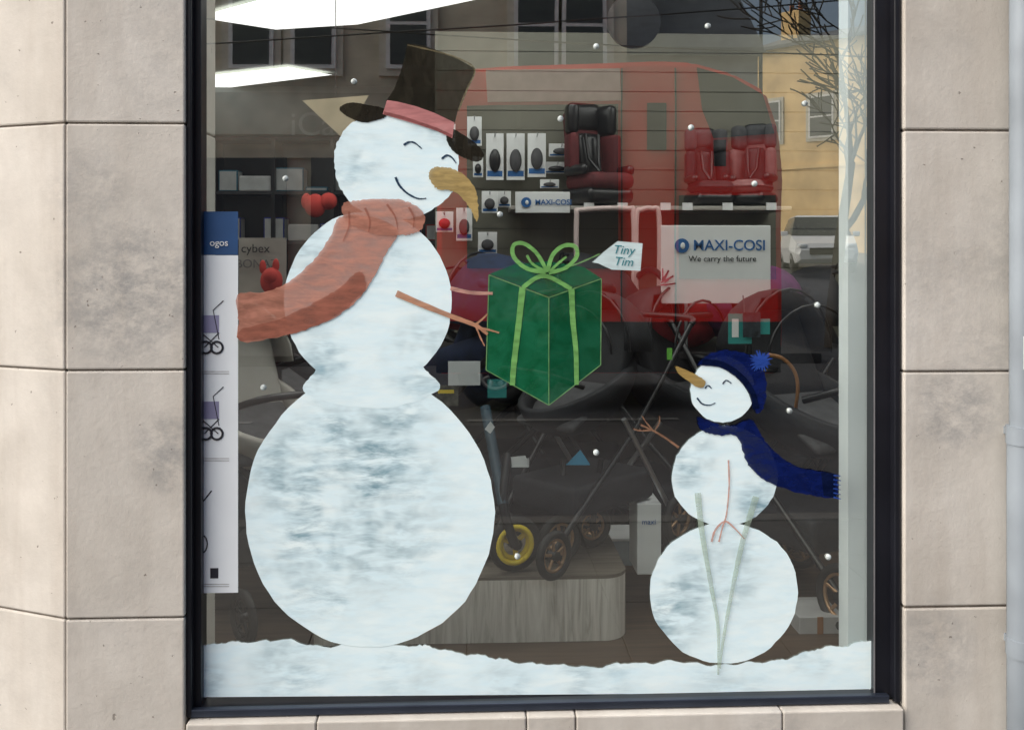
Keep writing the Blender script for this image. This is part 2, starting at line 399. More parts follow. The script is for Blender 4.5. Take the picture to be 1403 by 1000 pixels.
for k,(a_,b_) in enumerate([((478,290),(470,330)),((500,285),(505,318)),((530,280),(545,315)),((560,284),(566,312))]):
    ribbon('scarf_crease_%d'%k,[a_,((a_[0]+b_[0])/2+4,(a_[1]+b_[1])/2),b_],3,.0080-.0001*k,SCD,A,1)
TW=paint('twig_paint',(.52,.27,.17),.95,.3,.85); TW2=paint('twig_pink_paint',(.62,.34,.28),.9,.3,.8)
TW3=paint('twig_brown_paint',(.30,.17,.11),.9,.3,.8)
ribbon('arm',[(543,402),(580,418),(620,434),(652,446),(668,458)],9,.0090,TW,A,4)
ribbon('finger_1',[(650,446),(660,438),(668,430)],3.5,.0088,TW,A,2)
ribbon('finger_2',[(655,449),(670,452),(684,456)],3.5,.0087,TW,A,2)
ribbon('finger_3',[(652,447),(658,462),(664,474)],3,.0086,TW,A,1.5)
ribbon('far_arm',[(617,395),(645,401),(675,402)],6,.0090,TW2,A,4)
G=empty('painted_gift')
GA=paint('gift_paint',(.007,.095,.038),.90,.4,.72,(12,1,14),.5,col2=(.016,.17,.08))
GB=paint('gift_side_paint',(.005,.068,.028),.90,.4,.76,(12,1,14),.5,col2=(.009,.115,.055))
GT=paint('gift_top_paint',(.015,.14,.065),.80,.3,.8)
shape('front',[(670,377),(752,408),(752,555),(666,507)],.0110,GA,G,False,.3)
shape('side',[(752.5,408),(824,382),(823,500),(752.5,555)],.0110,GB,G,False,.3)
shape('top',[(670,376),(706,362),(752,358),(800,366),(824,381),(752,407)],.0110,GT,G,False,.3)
RB=paint('ribbon_paint',(.20,.46,.14),.95,.3,.85); RL=paint('outline_paint',(.20,.38,.16),.8,.3,.8)
ribbon('ribbon_front',[(716,394),(711,440),(704,500),(702,528)],9,.0095,RB,G,7)
ribbon('ribbon_side',[(783,396),(785,440),(789,480),(790,527)],8,.0095,RB,G,6)
ribbon('ribbon_top',[(716,394),(745,378),(783,396)],6,.0090,RB,G)
for k,(a) in enumerate([[(752,408),(752,555)],[(670,377),(752,408),(824,382)],[(666,507),(752,555),(823,500)],[(670,377),(666,507)],[(824,382),(823,500)]]):
    ribbon('edge_%d'%k,a,1.3,.0100-.0001*k,RL,G,1.3,False,.1)
ribbon('bow_left',[(748,373),(722,368),(704,352),(704,336),(718,334),(736,348),(750,373)],6,.0085,RB,G,5)
ribbon('bow_right',[(750,373),(757,350),(772,337),(788,338),(790,352),(775,367),(752,374)],6,.0082,RB,G,5)
ribbon('bow_tail_1',[(748,372),(730,362),(722,350)],4,.0080,RB,G,3)
ribbon('bow_tail_2',[(753,372),(766,360),(776,352)],4,.0078,RB,G,3)
ribbon('tag_string',[(775,367),(795,360),(822,348)],2,.0088,RL,G)
shape('tag',[(812,360),(828,345),(846,330),(880,333),(877,371),(838,370),(820,361)],.0092,paint('tag_paint',(.62,.76,.78),.95,.12,.9),G,False,.6)
TX=paint('tag_ink',(.04,.22,.26),1,.2,.95)
def ptext(nm,st,px,py,size,Y,par,rot=0,m=TX):
    o=text(nm,st,P(px,py,outer(Y)),size,m,par); o.data.extrude=0; o.data.shear=.25; o.rotation_euler=(math.radians(90),rot,0)
ptext('tag_text_1','Tiny',854,343,.034,.0075,G,.06); ptext('tag_text_2','Tim',854,359,.034,.0073,G,.06)
B=empty('painted_snowman.001')
SB1=snow('snow_paint_small_body',[spot(925,850,60,1.),spot(1000,780,70,.6),spot(940,800,60,.8)],.9)
SB2=snow('snow_paint_small_chest',[spot(945,630,50,1.),spot(1040,690,45,.9)],.9)
shape('body',ell(992,812,101,97,64,.012),.0135,SB1,B,False,.7)
shape('chest',ell(993,652,73,68,60,.012),.0130,SB2,B,False,.7)
shape('head',ell(990,534,44,45,48,.012),.0125,SN3,B,False,.6)
NV=paint('navy_paint',(.006,.014,.10),.96,.4,.88,(14,1,30),.5); NV2=paint('navy_dark_paint',(.005,.010,.045),.96,.4,.9,(14,1,30),.5)
BL=paint('pompom_paint',(.03,.08,.38),.97,.3,.85)
shape('hat',[(957,500),(966,489),(985,481),(1010,481),(1033,491),(1047,510),(1050,535),(1046,558),(1037,566),(1031,548),(1018,526),(1000,509),(978,500)],.0105,NV,B)
ribbon('hat_turnup',[(962,496),(990,500),(1015,517),(1030,538),(1036,560)],9,.0098,NV2,B,9)
for k in range(22):
    t=k/22*6.283+random.uniform(-.1,.1); r=random.uniform(11,18)
    ribbon('pompom_%d'%k,[(1043,495),(1043+r*math.cos(t),495+r*math.sin(t))],5,.0096-.00006*k,BL,B,1,False)
ribbon('eye_left',[(966,532),(970,528),(975,532)],2,.0110,FACE,B,1.2); ribbon('eye_right',[(990,526),(995,521),(1002,525)],2,.0110,FACE,B,1.2)
ribbon('mouth',[(955,545),(962,553),(972,555),(980,552)],2.2,.0110,FACE,B,1.2)
shape('nose',[(926,502),(938,506),(955,514),(966,522),(964,530),(955,530),(940,520),(930,512)],.0090,paint('small_carrot_paint',(.42,.29,.10),.95,.35,.85),B,True,.4)
shape('scarf',[(957,572),(980,580),(1005,583),(1030,575),(1044,598),(1066,622),(1095,640),(1142,652),(1145,680),(1110,678),(1070,668),(1040,652),(1022,630),(1010,598),(985,596),(962,590)],.0100,NV,B)
shape('scarf_tip',[(1125,646),(1142,648),(1146,684),(1128,680)],.0094,NV2,B,False,1.5)
for k in range(6): ribbon('fringe_%d'%k,[(1142,651+k*6),(1152,652+k*6.3)],2,.0092,BL,B,1,False)
ribbon('arm',[(930,613),(912,600),(895,590),(878,582)],3.5,.0090,TW3,B,2.2)
ribbon('finger_1',[(896,591),(885,578),(880,570)],2.2,.0088,TW3,B,1.3); ribbon('finger_2',[(893,589),(878,590),(868,588)],2.2,.0087,TW3,B,1.3)
ribbon('finger_3',[(896,591),(903,580),(904,570)],1.8,.0086,TW3,B,1.2)
ribbon('far_arm',[(998,630),(999,665),(996,700),(993,714)],2,.0089,TW2,B,2)
ribbon('twig_1',[(975,742),(980,726),(993,714),(1005,722),(1020,738)],3,.0088,TW2,B,2)
ribbon('twig_2',[(985,742),(990,722),(993,714)],2.5,.0086,TW2,B,2)
SK=paint('ski_paint',(.44,.56,.45),.66,.3,.45,(8,1,20))
ribbon('ski_1',[(956,675),(962,730),(974,800),(984,860),(984,924)],9,.0084,SK,B,3)
ribbon('ski_2',[(1036,680),(1018,740),(1005,800),(992,870),(986,915)],9,.0082,SK,B,3)
SD=snow('snow_paint_drift',[spot(400,905,90,.5),spot(560,920,60,.4),spot(690,940,60,.4),spot(820,925,70,.6),spot(1000,935,70,.4),spot(1110,910,40,.5),spot(290,930,30,.9)],.75)
top=[(277,884),(300,881),(335,880),(385,876),(430,884),(480,883),(560,884),(600,888),(650,897),(700,905),(760,911),(820,912),(870,908),(920,906),(980,910),(1040,907),(1080,900),(1120,889),(1155,884),(1176,880),(1196,876)]
tt=catmull(top,10,False)
shape('painted_snowdrift',[(x,y+1.3*math.sin(x*.17)+1.0*math.sin(x*.071+1)+random.uniform(-.9,.9)) for x,y in tt]+[(1197,948),(275,955)],.0145,SD,None,False,.6)
bm=bmesh.new()
for x,y in [(485,112),(817,64),(970,36),(1103,142),(768,163),(947,175),(391,245),(1034,252),(685,294),(1120,418),(361,531),(1082,563),(817,620),(1135,763),(709,762)]:
    mtx=Matrix.Translation(P(x,y,-.004))@Matrix.Diagonal((1,.6,1,1))
    bmesh.ops.create_icosphere(bm,subdivisions=2,radius=.0085,matrix=mtx)
obj_bm('hanging_glass_beads',bm,mat('bead',(.55,.62,.62),.15,var=.6,ns=90),None,True)
# ---------------------------------------------------------------- shop interior
M_blk=mat('black_fabric',(.010,.011,.015),.7,var=.4,ns=20,bump=.4); M_dark=mat('black_plastic',(.008,.008,.010),.3,var=.2)
M_nvf=mat('navy_fabric',(.010,.022,.065),.8,var=.4,ns=20)
M_rub=mat('tyre',(.010,.010,.010),.6); M_sil=mat('brushed_alloy',(.6,.62,.64),.3,.9,var=.1)
M_wh=mat('white_card',(.80,.82,.82),.6,var=.04); M_blu=mat('blue_print',(.02,.13,.38),.5); M_yel=mat('yellow_plastic',(.95,.70,.03),.4)
M_red=mat('red_fabric',(.40,.02,.03),.75,var=.3,ns=14,bump=.4); M_pur=mat('purple_fabric',(.14,.03,.12),.75,var=.3,ns=14)
M_tan=mat('tan_leather',(.28,.13,.05),.5); M_crm=mat('cream_fabric',(.42,.40,.36),.8,var=.1)
M_teal=mat('teal_card',(.03,.32,.30),.5); M_gry=mat('grey_fabric',(.07,.07,.075),.8,var=.3,ns=18)
M_bro=mat('copper_rim',(.45,.28,.16),.35,.7)
def clight(pts):
    bm=bmesh.new(); f=bm.faces.new([bm.verts.new(PZ(x,y,ZC-.02)) for x,y in pts]); bm.normal_update()
    if f.normal.z>0: bmesh.ops.reverse_faces(bm,faces=[f])
    m=mat('luminaire',(1,.98,.95),.5,emit=1.9,var=0); return obj_bm('ceiling_fill_added',bm,m)
clight([(268,24),(400,-12),(690,-8),(490,34),(378,41)]); clight([(180,115),(395,92),(455,103),(300,122)])
bm=bmesh.new()
for k in range(3):
    for xx in (-2.6,-.6,1.4):
        add_box(bm,xx,xx+1.5,.5+k*.55,.8+k*.55,ZC-.03,ZC-.012)
obj_bm('ceiling_fill_added',bm,mat('luminaire_fill_added',(1,.98,.95),.5,emit=5.5,var=0))  # extra fill lights added above the visible window area to brighten the interior
sw=empty('slat_wall')
YS=2.3
a=P(596,300,YS).x; b2=3.6
M_slat=mat('slat_board',(.165,.16,.125),.6,var=.15,ns=3)
zt_=P(800,70,YS).z
bm=bmesh.new(); z=.6
while z<zt_:
    add_box(bm,a,b2,YS,YS+.008,z,z+.096); z+=.10
obj_bm('slats',bm,M_slat,sw); box('backing',a,b2,YS+.009,YS+.05,.15,z-.003,mat('slat_groove',(.13,.125,.10),.7),sw)
sh=empty('shelving_unit'); YD=6.2
x0=P(140,250,YD).x; x1=P(1000,250,YD).x
za=P(300,188,YD).z; zc=P(300,335,YD).z
box('back',x0,x1,YD+.35,YD+.37,.15,za,M_dark,sh)
for py in (190,264,332,420,520): 
    z=P(300,py,YD).z; box('shelf',x0,x1,YD,YD+.34,z-.014,z+.014,mat('shelf_board',(.05,.05,.055),.5),sh)
for px in (140,212,290,374,455,530,600):
    x=P(px,250,YD).x; box('upright',x-.018,x+.018,YD-.005,YD+.349,.15,za,M_dark,sh)
box('header_panel',x0,x1,YD-.06,YD-.02,za+.02,P(300,128,YD).z,mat('header_grey',(.10,.115,.11),.6),sh)
box('header_bulkhead',x0,x1,YD-.02,YD+.37,za+.03,ZC-.003,mat('bulkhead',(.18,.20,.19),.7),sh)
text('header_text','iCandy',P(462,172,YD-.065),.30,mat('header_ink',(.18,.20,.19),.5),sh)
cols=[(.75,.77,.77),(.03,.05,.35),(.50,.05,.04),(.5,.45,.1),(.07,.07,.08),(.04,.2,.3),(.8,.8,.8),(.15,.15,.16)]
for si,(py,pm) in enumerate(((264,0),(332,1),(420,2))):
    z=P(300,py,YD).z+.015; x=x0+.05; ob=bmesh.new(); 
    ms=[mat('stock_%d'%k,c,.6) for k,c in enumerate(cols)]
    while x<x1-.2:
        wd=random.uniform(.10,.30); h=random.uniform(.04,.22); mi=random.randrange(len(cols))
        if random.random()<.9: add_box(ob,x,x+wd,YD+.02+random.uniform(0,.1),YD+.28,z,z+h,.012,None,mi)
        x+=wd+random.uniform(.0,.05)
    o=obj_bm('boxed_stock',ob,None)
    for k in ms: o.data.materials.append(k)
bn=empty('stroller_poster')
YP=-.0032
panel('sheet',262,350,326,812,YP,.002,mat('poster_paper',(.82,.87,.90),.6,var=.03),bn); panel('header',262,290,326,349.5,YP,.002,mat('poster_blue',(.015,.07,.20),.5),bn)
text('header_text','ogos',P(300,333,YP-.0015),.026,M_wh,bn)
M_ink=mat('ink_black',(.02,.02,.03),.6)
for cy in (470,588):
    ink=M_ink; Y=YP-.0008
    tube('print_handle',[P(306,cy-58,Y),P(292,cy-45,Y),P(300,cy-5,Y)],.0012,ink,bn)
    panel('print_bassinet',276,cy-38,300,cy-14,Y,.0006,mat('lilac_print',(.30,.29,.45),.6),bn)
    tube('print_frame',[P(276,cy-14,Y),P(299,cy+6,Y)],.0014,ink,bn); tube('print_frame2',[P(300,cy-14,Y),P(280,cy+6,Y)],.0014,ink,bn)
    for dx,r in ((282,8),(297,8)):
        tube('print_wheel',[P(dx+r*math.cos(t),cy+6+r*math.sin(t),Y) for t in [k*.4 for k in range(16)]],.0030,ink,bn,cyc=True)
for cy in (509,512,628,631,800,803): 
    ribbon('print_caption',[(278,cy),(314,cy)],1,YP-.001,mat('print_grey',(.4,.4,.4),.6),bn,1,False,.1)
tube('print_arm',[P(290,672,YP),P(276,690,YP)],.0018,M_ink,bn)
tube('print_ring',[P(277+7*math.cos(t),745+12*math.sin(t),YP) for t in [k*.4 for k in range(16)]],.0018,M_ink,bn,cyc=True)
panel('print_cup',288,778,299,792,YP-.0008,.0006,M_ink,bn)
cd=empty('counter_sign')
panel('card',327,326,392,402,1.4,.01,mat('card_warm',(.34,.31,.28),.6),cd); text('card_text','cybex',P(350,341,1.39),.05,M_dark,cd); text('card_text2','BONAZ',P(352,362,1.39),.05,mat('ink_grey',(.14,.13,.13),.6),cd)
panel('stand',335,402.5,385,640,1.42,.02,M_dark,cd)
def rounded_podium():
    xa=P(430,850,.67).x; xb=P(862,850,.67).x; y0=.67; y1=1.15; r=.09
    pts=[(xa,y0)]+[(xb-r+r*math.sin(t),y0+r-r*math.cos(t)) for t in [k*math.pi/20 for k in range(11)]]+[(xb,y1),(xa,y1)]
    m,nt,b=newmat('oak_laminate'); v=ocoord(nt,(22,22,1.6)); n=noise(nt,v,1.6,5,.65,1.2)
    c=ramp(nt,n,[(.3,(.42,.38,.33)),(.5,(.70,.66,.60)),(.72,(.88,.84,.78))]); L(nt,c,b.inputs['Base Color']); b.inputs['Roughness'].default_value=.45
    bm=bmesh.new(); z1=P(760,789,.67).z
    vs=[bm.verts.new((x,y,ZF+.001)) for x,y in pts]; f=bm.faces.new(vs)
    r2=bmesh.ops.extrude_face_region(bm,geom=[f])
    for v_ in r2['geom']:
        if isinstance(v_,bmesh.types.BMVert): v_.co.z=z1-.012
    bmesh.ops.recalc_face_normals(bm,faces=bm.faces[:])
    pod=empty('display_podium'); obj_bm('carcass',bm,m,pod)
    bm=bmesh.new(); vs=[bm.verts.new((x,y,z1-.0115)) for x,y in pts]; f=bm.faces.new(vs)
    r2=bmesh.ops.extrude_face_region(bm,geom=[f])
    for v_ in r2['geom']:
        if isinstance(v_,bmesh.types.BMVert): v_.co.z=z1
    bmesh.ops.recalc_face_normals(bm,faces=bm.faces[:])
    m2,nt,b=newmat('oak_top'); v=ocoord(nt,(1.6,22,22)); n=noise(nt,v,1.6,5,.65,1.2)
    c=ramp(nt,n,[(.3,(.11,.09,.07)),(.5,(.18,.155,.125)),(.72,(.25,.22,.18))]); L(nt,c,b.inputs['Base Color']); b.inputs['Roughness'].default_value=.4
    obj_bm('top',bm,m2,pod); return z1
ZP=rounded_podium()
def wheel(c,r,w,axis,tyre,hubm,parent,spokes=5,hollow=.62):
    ax=Vector(axis).normalized(); u=ax.cross(Vector((0,0,1))).normalized(); v=Vector((0,0,1)); c=Vector(c)
    tr=w/2
    ring=[c+u*(r-tr)*math.cos(t)+v*(r-tr)*math.sin(t) for t in [k*2*math.pi/28 for k in range(28)]]
    tube('tyre',ring,tr,tyre,parent,cyc=True)
    rr=(r-2*tr)*.97
    tube('rim',[c+u*rr*math.cos(t)+v*rr*math.sin(t) for t in [k*2*math.pi/28 for k in range(28)]],tr*.45,hubm,parent,cyc=True)
    for k in range(spokes):
        t=k*2*math.pi/spokes+.4; d=u*math.cos(t)+v*math.sin(t)
        tube('spoke',[c,c+d*rr],tr*.4,hubm,parent)
    tube('hub',[c-ax*w*.6,c+ax*w*.6],r*.2,M_dark,parent)
def pram(loc,yaw,body,scale=1.,tubem=None,hub=None,handle=None,hood=True,wr=(.10,.14),rear=None):
    e=empty('baby_pram'); tubem=tubem or M_dark; hub=hub or M_dark; handle=handle or M_dark; rear=rear or tubem
    for sgn in (-1,1):
        y=.25*sgn
        tube('front_leg',[(-.40,y*.75,.12),(.08,y,.58)],.013,tubem,e)
        tube('rear_leg',[(.36,y,.15),(-.02,y*1.04,.64)],.012,rear,e)
        tube('handle_arm',[(.05,y*1.02,.56),(.30,y,.80),(.52,y,1.03)],.013,M_dark,e)
        wheel((-.42,y*.8,wr[0]),wr[0],.035,(0,1,0),M_rub,hub,e,5); wheel((.38,y*1.12,wr[1]),wr[1],.04,(0,1,0),M_rub,hub,e,6)
    tube('handle_bar',[(.52,-.25,1.03),(.56,-.2,1.06),(.56,.2,1.06),(.52,.25,1.03)],.016,handle,e,True)
    tube('axle',[(.38,-.27,wr[1]),(.38,.27,wr[1])],.01,tubem,e)
    tube('bumper_bar',[(-.24,-.21,.80),(-.40,-.14,.86),(-.42,0,.87),(-.40,.14,.86),(-.24,.21,.80)],.014,handle,e,True)
    ball('seat_shell',(-.03,0,.80),1,body,e,(.36,.22,.24),cut=lambda c:c.z>.12,rot=Matrix.Rotation(-.35,3,'Y'),solid=.03)
    box('seat_pad',-.30,.22,-.17,.17,.70,.74,M_gry,e,.018,Matrix.Rotation(-.45,3,'Y'),True)
    box('backrest',.10,.17,-.18,.18,.70,1.12,body,e,.03,Matrix.Rotation(.45,3,'Y'),True)
    if hood:
        ball('hood',(.12,0,.93),1,body,e,(.30,.23,.27),cut=lambda c:c.z<-.05 or c.x<-.35,rot=Matrix.Rotation(.1,3,'Y'),solid=.012)
        for k in (.2,.7):
            tube('hood_rib',[(.12-.3*math.sin(k),.232*math.cos(t),.93+.275*math.sin(t)*math.cos(k)) for t in [j*math.pi/12 for j in range(13)]],.006,M_dark,e)
    bm=bmesh.new(); add_box(bm,-.28,.30,-.2,.2,.22,.36,.03); obj_bm('basket',bm,M_blk,e,True)
    e.location=loc; e.rotation_euler=(0,0,yaw); e.scale=(scale,)*3; return e
p=P(800,700,.92); pram((p.x,.97,ZP+.001),.75,M_blk,.80,M_dark,M_bro,M_dark,True,(.105,.12),M_sil)
yw=empty('jogger_stroller_wheel'); c=P(705,743,.72); c.z=ZP+.1
wheel(c,.098,.045,(.35,-1,0),M_rub,M_yel,yw,3)
tube('rim_outer',[c+Vector((1,.35,0)).normalized()*.062*math.cos(t)+Vector((0,-.02,.062*math.sin(t))) for t in [k*2*math.pi/28 for k in range(28)]],.010,M_yel,yw,cyc=True)
tube('fork',[c+Vector((0,-.03,0)),c+Vector((-.04,-.02,.14)),c+Vector((-.02,.05,.30))],.018,M_dark,yw,True)
tube('fork_strut',[c+Vector((-.04,-.02,.14)),c+Vector((-.1,.15,.45))],.02,mat('blue_grey_tube',(.04,.08,.11),.4),yw)
for (px,py,rr_) in ((767,712,.088),(820,706,.082)):
    e=empty('pram_wheel'); q=P(px,py,.80); wheel((q.x,.80 if px<800 else .98,ZP+rr_+.001),rr_,.032,(.5,-1,0),M_rub,M_bro,e,6)
    tube('fork',[(q.x,.80 if px<800 else .98,ZP+rr_),(q.x+.03,.95,ZP+.34)],.012,M_dark,e)
p=P(395,600,1.5); pram((p.x-.15,1.7,ZF+.01),2.6,M_blk,1.05)
p=P(350,600,1.0); pram((p.x-.05,1.1,ZF+.01),2.2,M_crm,.95)
p=P(1095,700,1.1); pram((p.x+.02,1.15,ZF+.01),2.0,M_blk,.98,M_dark,M_bro,M_dark,True,(.12,.2))
p=P(940,600,1.3); pram((p.x+.05,1.5,ZF+.01),2.4,M_blk,.98,M_dark,M_bro,None,True,(.1,.14),M_sil)
p=P(1030,600,1.6); pram((p.x+.05,1.9,ZF+.01),.5,M_nvf,1.0)
p=P(640,600,1.6); pram((p.x,1.75,ZF+.01),-.7,M_nvf,1.1,None,None,None,True)
p=P(760,600,1.6); pram((p.x,1.95,ZF+.01),-.2,M_blk,1.1)
p=P(1150,500,1.9); pram((p.x+.1,2.0,ZF+.01),2.9,M_blk,1.05)
gh=empty('pram_grab_handle')
tube('bar',[P(1052,486,.95),P(1072,491,.95),P(1088,508,.95),P(1093,530,.95),P(1090,560,.98)],.007,M_tan,gh,True)
def carrier(px,py,Y,w,body,inner,yaw=0.):
    e=empty('infant_carrier'); 
    ball('shell',(0,0,0),1,body,e,(w,w*.62,w*.42),cut=lambda c:c.z>.35,rot=Matrix.Rotation(.15,3,'Y'),solid=.02)
    ball('liner',(0,0,.02),1,inner,e,(w*.86,w*.5,w*.25),cut=lambda c:c.z>.4)
    ball('canopy',(w*.45,0,w*.1),1,body,e,(w*.55,w*.55,w*.55),cut=lambda c:c.z<0 or c.x<-.5,solid=.01)
    tube('handle',[(0,-w*.62,0),(-w*.1,-w*.62,w*.5),(-w*.12,0,w*.78),(-w*.1,w*.62,w*.5),(0,w*.62,0)],.016,M_dark,e,True)
    e.location=P(px,py,Y); e.rotation_euler=(0,0,yaw)
carrier(900,440,1.75,.30,M_red,M_dark,.3); carrier(1005,425,1.8,.32,M_pur,M_dark,-.2); carrier(640,425,1.9,.24,M_red,M_dark,.4); carrier(830,450,1.9,.25,M_red,M_dark,.1)
z=P(900,478,1.75).z
box('display_shelf',P(600,478,1.75).x,P(1080,478,1.75).x,1.6,YS-.003,z-.03,z,mat('shelf_dark',(.05,.045,.045),.5),None,.005)
z=P(900,283,2.0).z
ds=empty('display_shelf')
box('board',P(700,283,1.95).x,P(1085,283,1.95).x,1.95,YS-.003,z-.02,z,mat('shelf_pale',(.4,.38,.34),.5),ds,.004)
for px in (800,846,905,935,990,1050): panel('shelf_label',px,278,px+14,288,1.945,.002,M_wh,ds)
def car_seat(px,pybase,Y,h,body,trim,yaw=0.,tilt=.15):
    e=empty('child_car_seat'); w=h*.30
    R=Matrix.Rotation(tilt,3,'X')
    box('base',-w*.85,w*.85,-h*.34,h*.30,0,h*.16,M_dark,e,.03,None,True)
    box('cushion',-w*.8,w*.8,-h*.38,h*.2,h*.14,h*.30,body,e,.035,None,True)
    box('backrest',-w*.72,w*.72,h*.14,h*.26,h*.2,h*.95,body,e,.03,R.inverted(),True)
    box('pad',-w*.45,w*.45,h*.08,h*.18,h*.28,h*.72,trim,e,.03,R.inverted(),True)
    for s_ in (-1,1):
        box('side_wing',s_*w*.72-.025,s_*w*.72+.025,-h*.06,h*.22,h*.28,h*.70,body,e,.022,Matrix.Rotation(s_*.25,3,'Z'),True)
        box('head_wing',s_*w*.66-.03,s_*w*.66+.03,0,h*.22,h*.70,h*1.0,trim,e,.025,Matrix.Rotation(s_*.3,3,'Z'),True)
        box('armrest',s_*w*.85-.02,s_*w*.85+.02,-h*.28,h*.12,h*.28,h*.38,M_dark,e,.018,None,True)
    box('headrest',-w*.55,w*.55,h*.14,h*.24,h*.74,h*1.02,trim,e,.03,None,True)
    for s_ in (-1,1): tube('harness',[(s_*w*.25,h*.06,h*.7),(s_*w*.18,h*.02,h*.45),(0,-h*.1,h*.32)],.009,M_dark,e)
    q=P(px,pybase,Y); e.location=(q.x,Y,q.z); e.rotation_euler=(0,0,yaw)
car_seat(815,281,2.12,.50,mat('maroon_fabric',(.10,.010,.013),.75,var=.3,ns=15),M_dark,.4)
car_seat(1030,281,2.12,.40,mat('dusty_rose_fabric',(.20,.12,.12),.75,var=.3,ns=15),M_gry,-.6)
car_seat(970,281,2.12,.38,M_blk,M_gry,.1)
def pack(px0,py0,px1,py1,Y,c2):
    e=empty('blister_pack')
    panel('card',px0,py0,px1,py1,Y,.006,M_wh,e,.002)
    cx,cy=(px0+px1)/2,(py0+py1)/2; wd=(px1-px0); ht=py1-py0
    q=P(cx,cy+ht*.08,Y-.01); ball('product',q,1,c2,e,(wd*.0012,.02,ht*.0009))
    panel('print_band',px0+1.5,py1-ht*.2,px1-1.5,py1-ht*.08,Y-.002,.001,M_blu,e)
    q=P(cx,py0+4,Y); tube('hook',[(q.x,YS,q.z),(q.x,Y-.05,q.z),(q.x,Y-.055,q.z+.012)],.003,M_sil,e)
k=0
for (x,y,w_,h_) in [(666,183,24,64),(694,183,25,64),(723,183,25,60),(752,197,34,18),(745,222,36,16),(660,262,22,30),(597,290,24,28),(625,285,22,45),(655,318,26,30),(640,160,20,40),(600,170,24,30),(788,186,16,26),(648,215,14,28),(682,262,18,22),(740,246,26,12)]:
    k+=1; 
    pack(x,y,x+w_,y+h_,YS-.10+.02*(k%3),[M_gry,M_dark,M_gry,M_red][k%4] if k%3 else M_gry)
def sign(px0,py0,px1,py1,Y,big):
    e=empty('shelf_sign'); panel('board',px0,py0,px1,py1,Y,.012,M_wh,e,.003)
    w_=px1-px0; h_=py1-py0
    if big: cx,cy,r=px0+w_*.19,py0+h_*.26,10
    else: cx,cy,r=px0+w_*.2,(py0+py1)/2,7
    q=P(cx,cy,Y-.004); bm=bmesh.new(); bmesh.ops.create_cone(bm,cap_ends=True,segments=28,radius1=r*(Y+D)/F,radius2=r*(Y+D)/F,depth=.004,matrix=Matrix.Translation(q)@Matrix.Rotation(math.pi/2,4,'X')); obj_bm('logo_disc',bm,M_blu,e)
    ball('logo_figure',P(cx+1,cy,Y-.008),r*.45*(Y+D)/F,M_wh,e,(.7,.3,1))
    ts=.084 if big else .046
    text('sign_text','MAXI-COSI',P(cx+r+5,cy,Y-.004),ts*.76,M_blu,e,'LEFT',bold=.0006)
    if big: text('sign_strapline','We carry the future',P(px0+w_*.56,py0+h_*.43,Y-.004),.036,M_dark,e)
    return e
sign(706,263,781,292,1.93,False); e=sign(906,309,1056,416,1.5,True)
pk=mat('pink_print',(.7,.2,.25),.6)
for k in range(7):
    t=math.pi*(.05+.9*k/6); ribbon('print_ray_%d'%k,[(908+10*math.cos(t)*.3,392-8*math.sin(t)),(908+18*abs(math.cos(t)),392-24*math.sin(t))],2,1.495,pk,e,2,False)
q0=P(940,416,1.5); q1=P(1030,416,1.5)
for q in (q0,q1): tube('leg',[q,(q.x,q.y,P(940,478,1.6).z)],.008,M_sil,e)
dl=empty('display_loop'); M_pk=mat('white_tube',(.62,.5,.48),.35)
for (xa,xb) in ((790,868),(872,903)):
    tube('loop',[P(xa,402,1.85),P(xa,300,1.85),P(xa+7,288,1.85),P(xb-10,286,1.85),P(xb,298,1.85),P(xb,410,1.85)],.012,M_pk,dl,True)
tg=empty('swing_tag'); panel('card',998,430,1030,471,.90,.004,M_teal,tg); panel('card_white',1003,437,1012,462,.896,.002,M_wh,tg); panel('photo',1018,428,1042,462,.88,.003,mat('tag_photo',(.03,.04,.05),.4,var=.9,ns=40),tg)
panel('card_tip',1040,437,1055,458,.89,.003,M_teal,tg); tube('cord',[P(1020,430,.89),P(1018,405,1.0)],.002,M_dark,tg)
bx=empty('carton'); panel('side',873,690,906,787,.95,.18,M_wh,bx,.003); text('print','maxi',P(889,715,.945),.028,M_blu,bx)
bx=empty('carton'); panel('side',832,741,876,775,1.18,.2,mat('blue_grey_card',(.35,.42,.46),.6),bx,.003); panel('flap',832,738,876,741,1.18,.2,M_wh,bx)
bx=empty('carton'); panel('side',1095,845,1158,905,.7,.2,mat('grey_card',(.42,.42,.42),.6),bx,.003); panel('tape',1120,845,1128,905,.697,.002,M_tan,bx)
bx=empty('price_card'); panel('card',614,495,658,528,1.0,.004,M_wh,bx); panel('photo',597,528,628,556,1.02,.004,mat('photo_card',(.12,.12,.10),.4,var=.8,ns=30),bx); panel('band',600,534,622,539,1.015,.002,M_yel,bx)
bx=empty('price_card'); panel('card',668,520,694,545,1.0,.004,M_teal,bx); panel('label',699,628,725,640,1.0,.004,M_wh,bx); 
pt=empty('folded_leaflet'); 
shape('leaf',[(775,637),(795,616),(808,635),(808,637)],.75,mat('leaflet_blue',(.05,.30,.50),.5),pt,False,0)
shape('leaf_white',[(697,640),(699,626),(720,624),(724,640)],.75,M_wh,pt,False,0)
shape('leaf_cross',[(664,588),(672,577),(678,585),(672,594)],.75,M_wh,pt,False,0)
pl=empty('price_card'); panel('lime_tag',914,477,921,493,.85,.003,mat('lime',(.15,.5,.06),.5),pl)
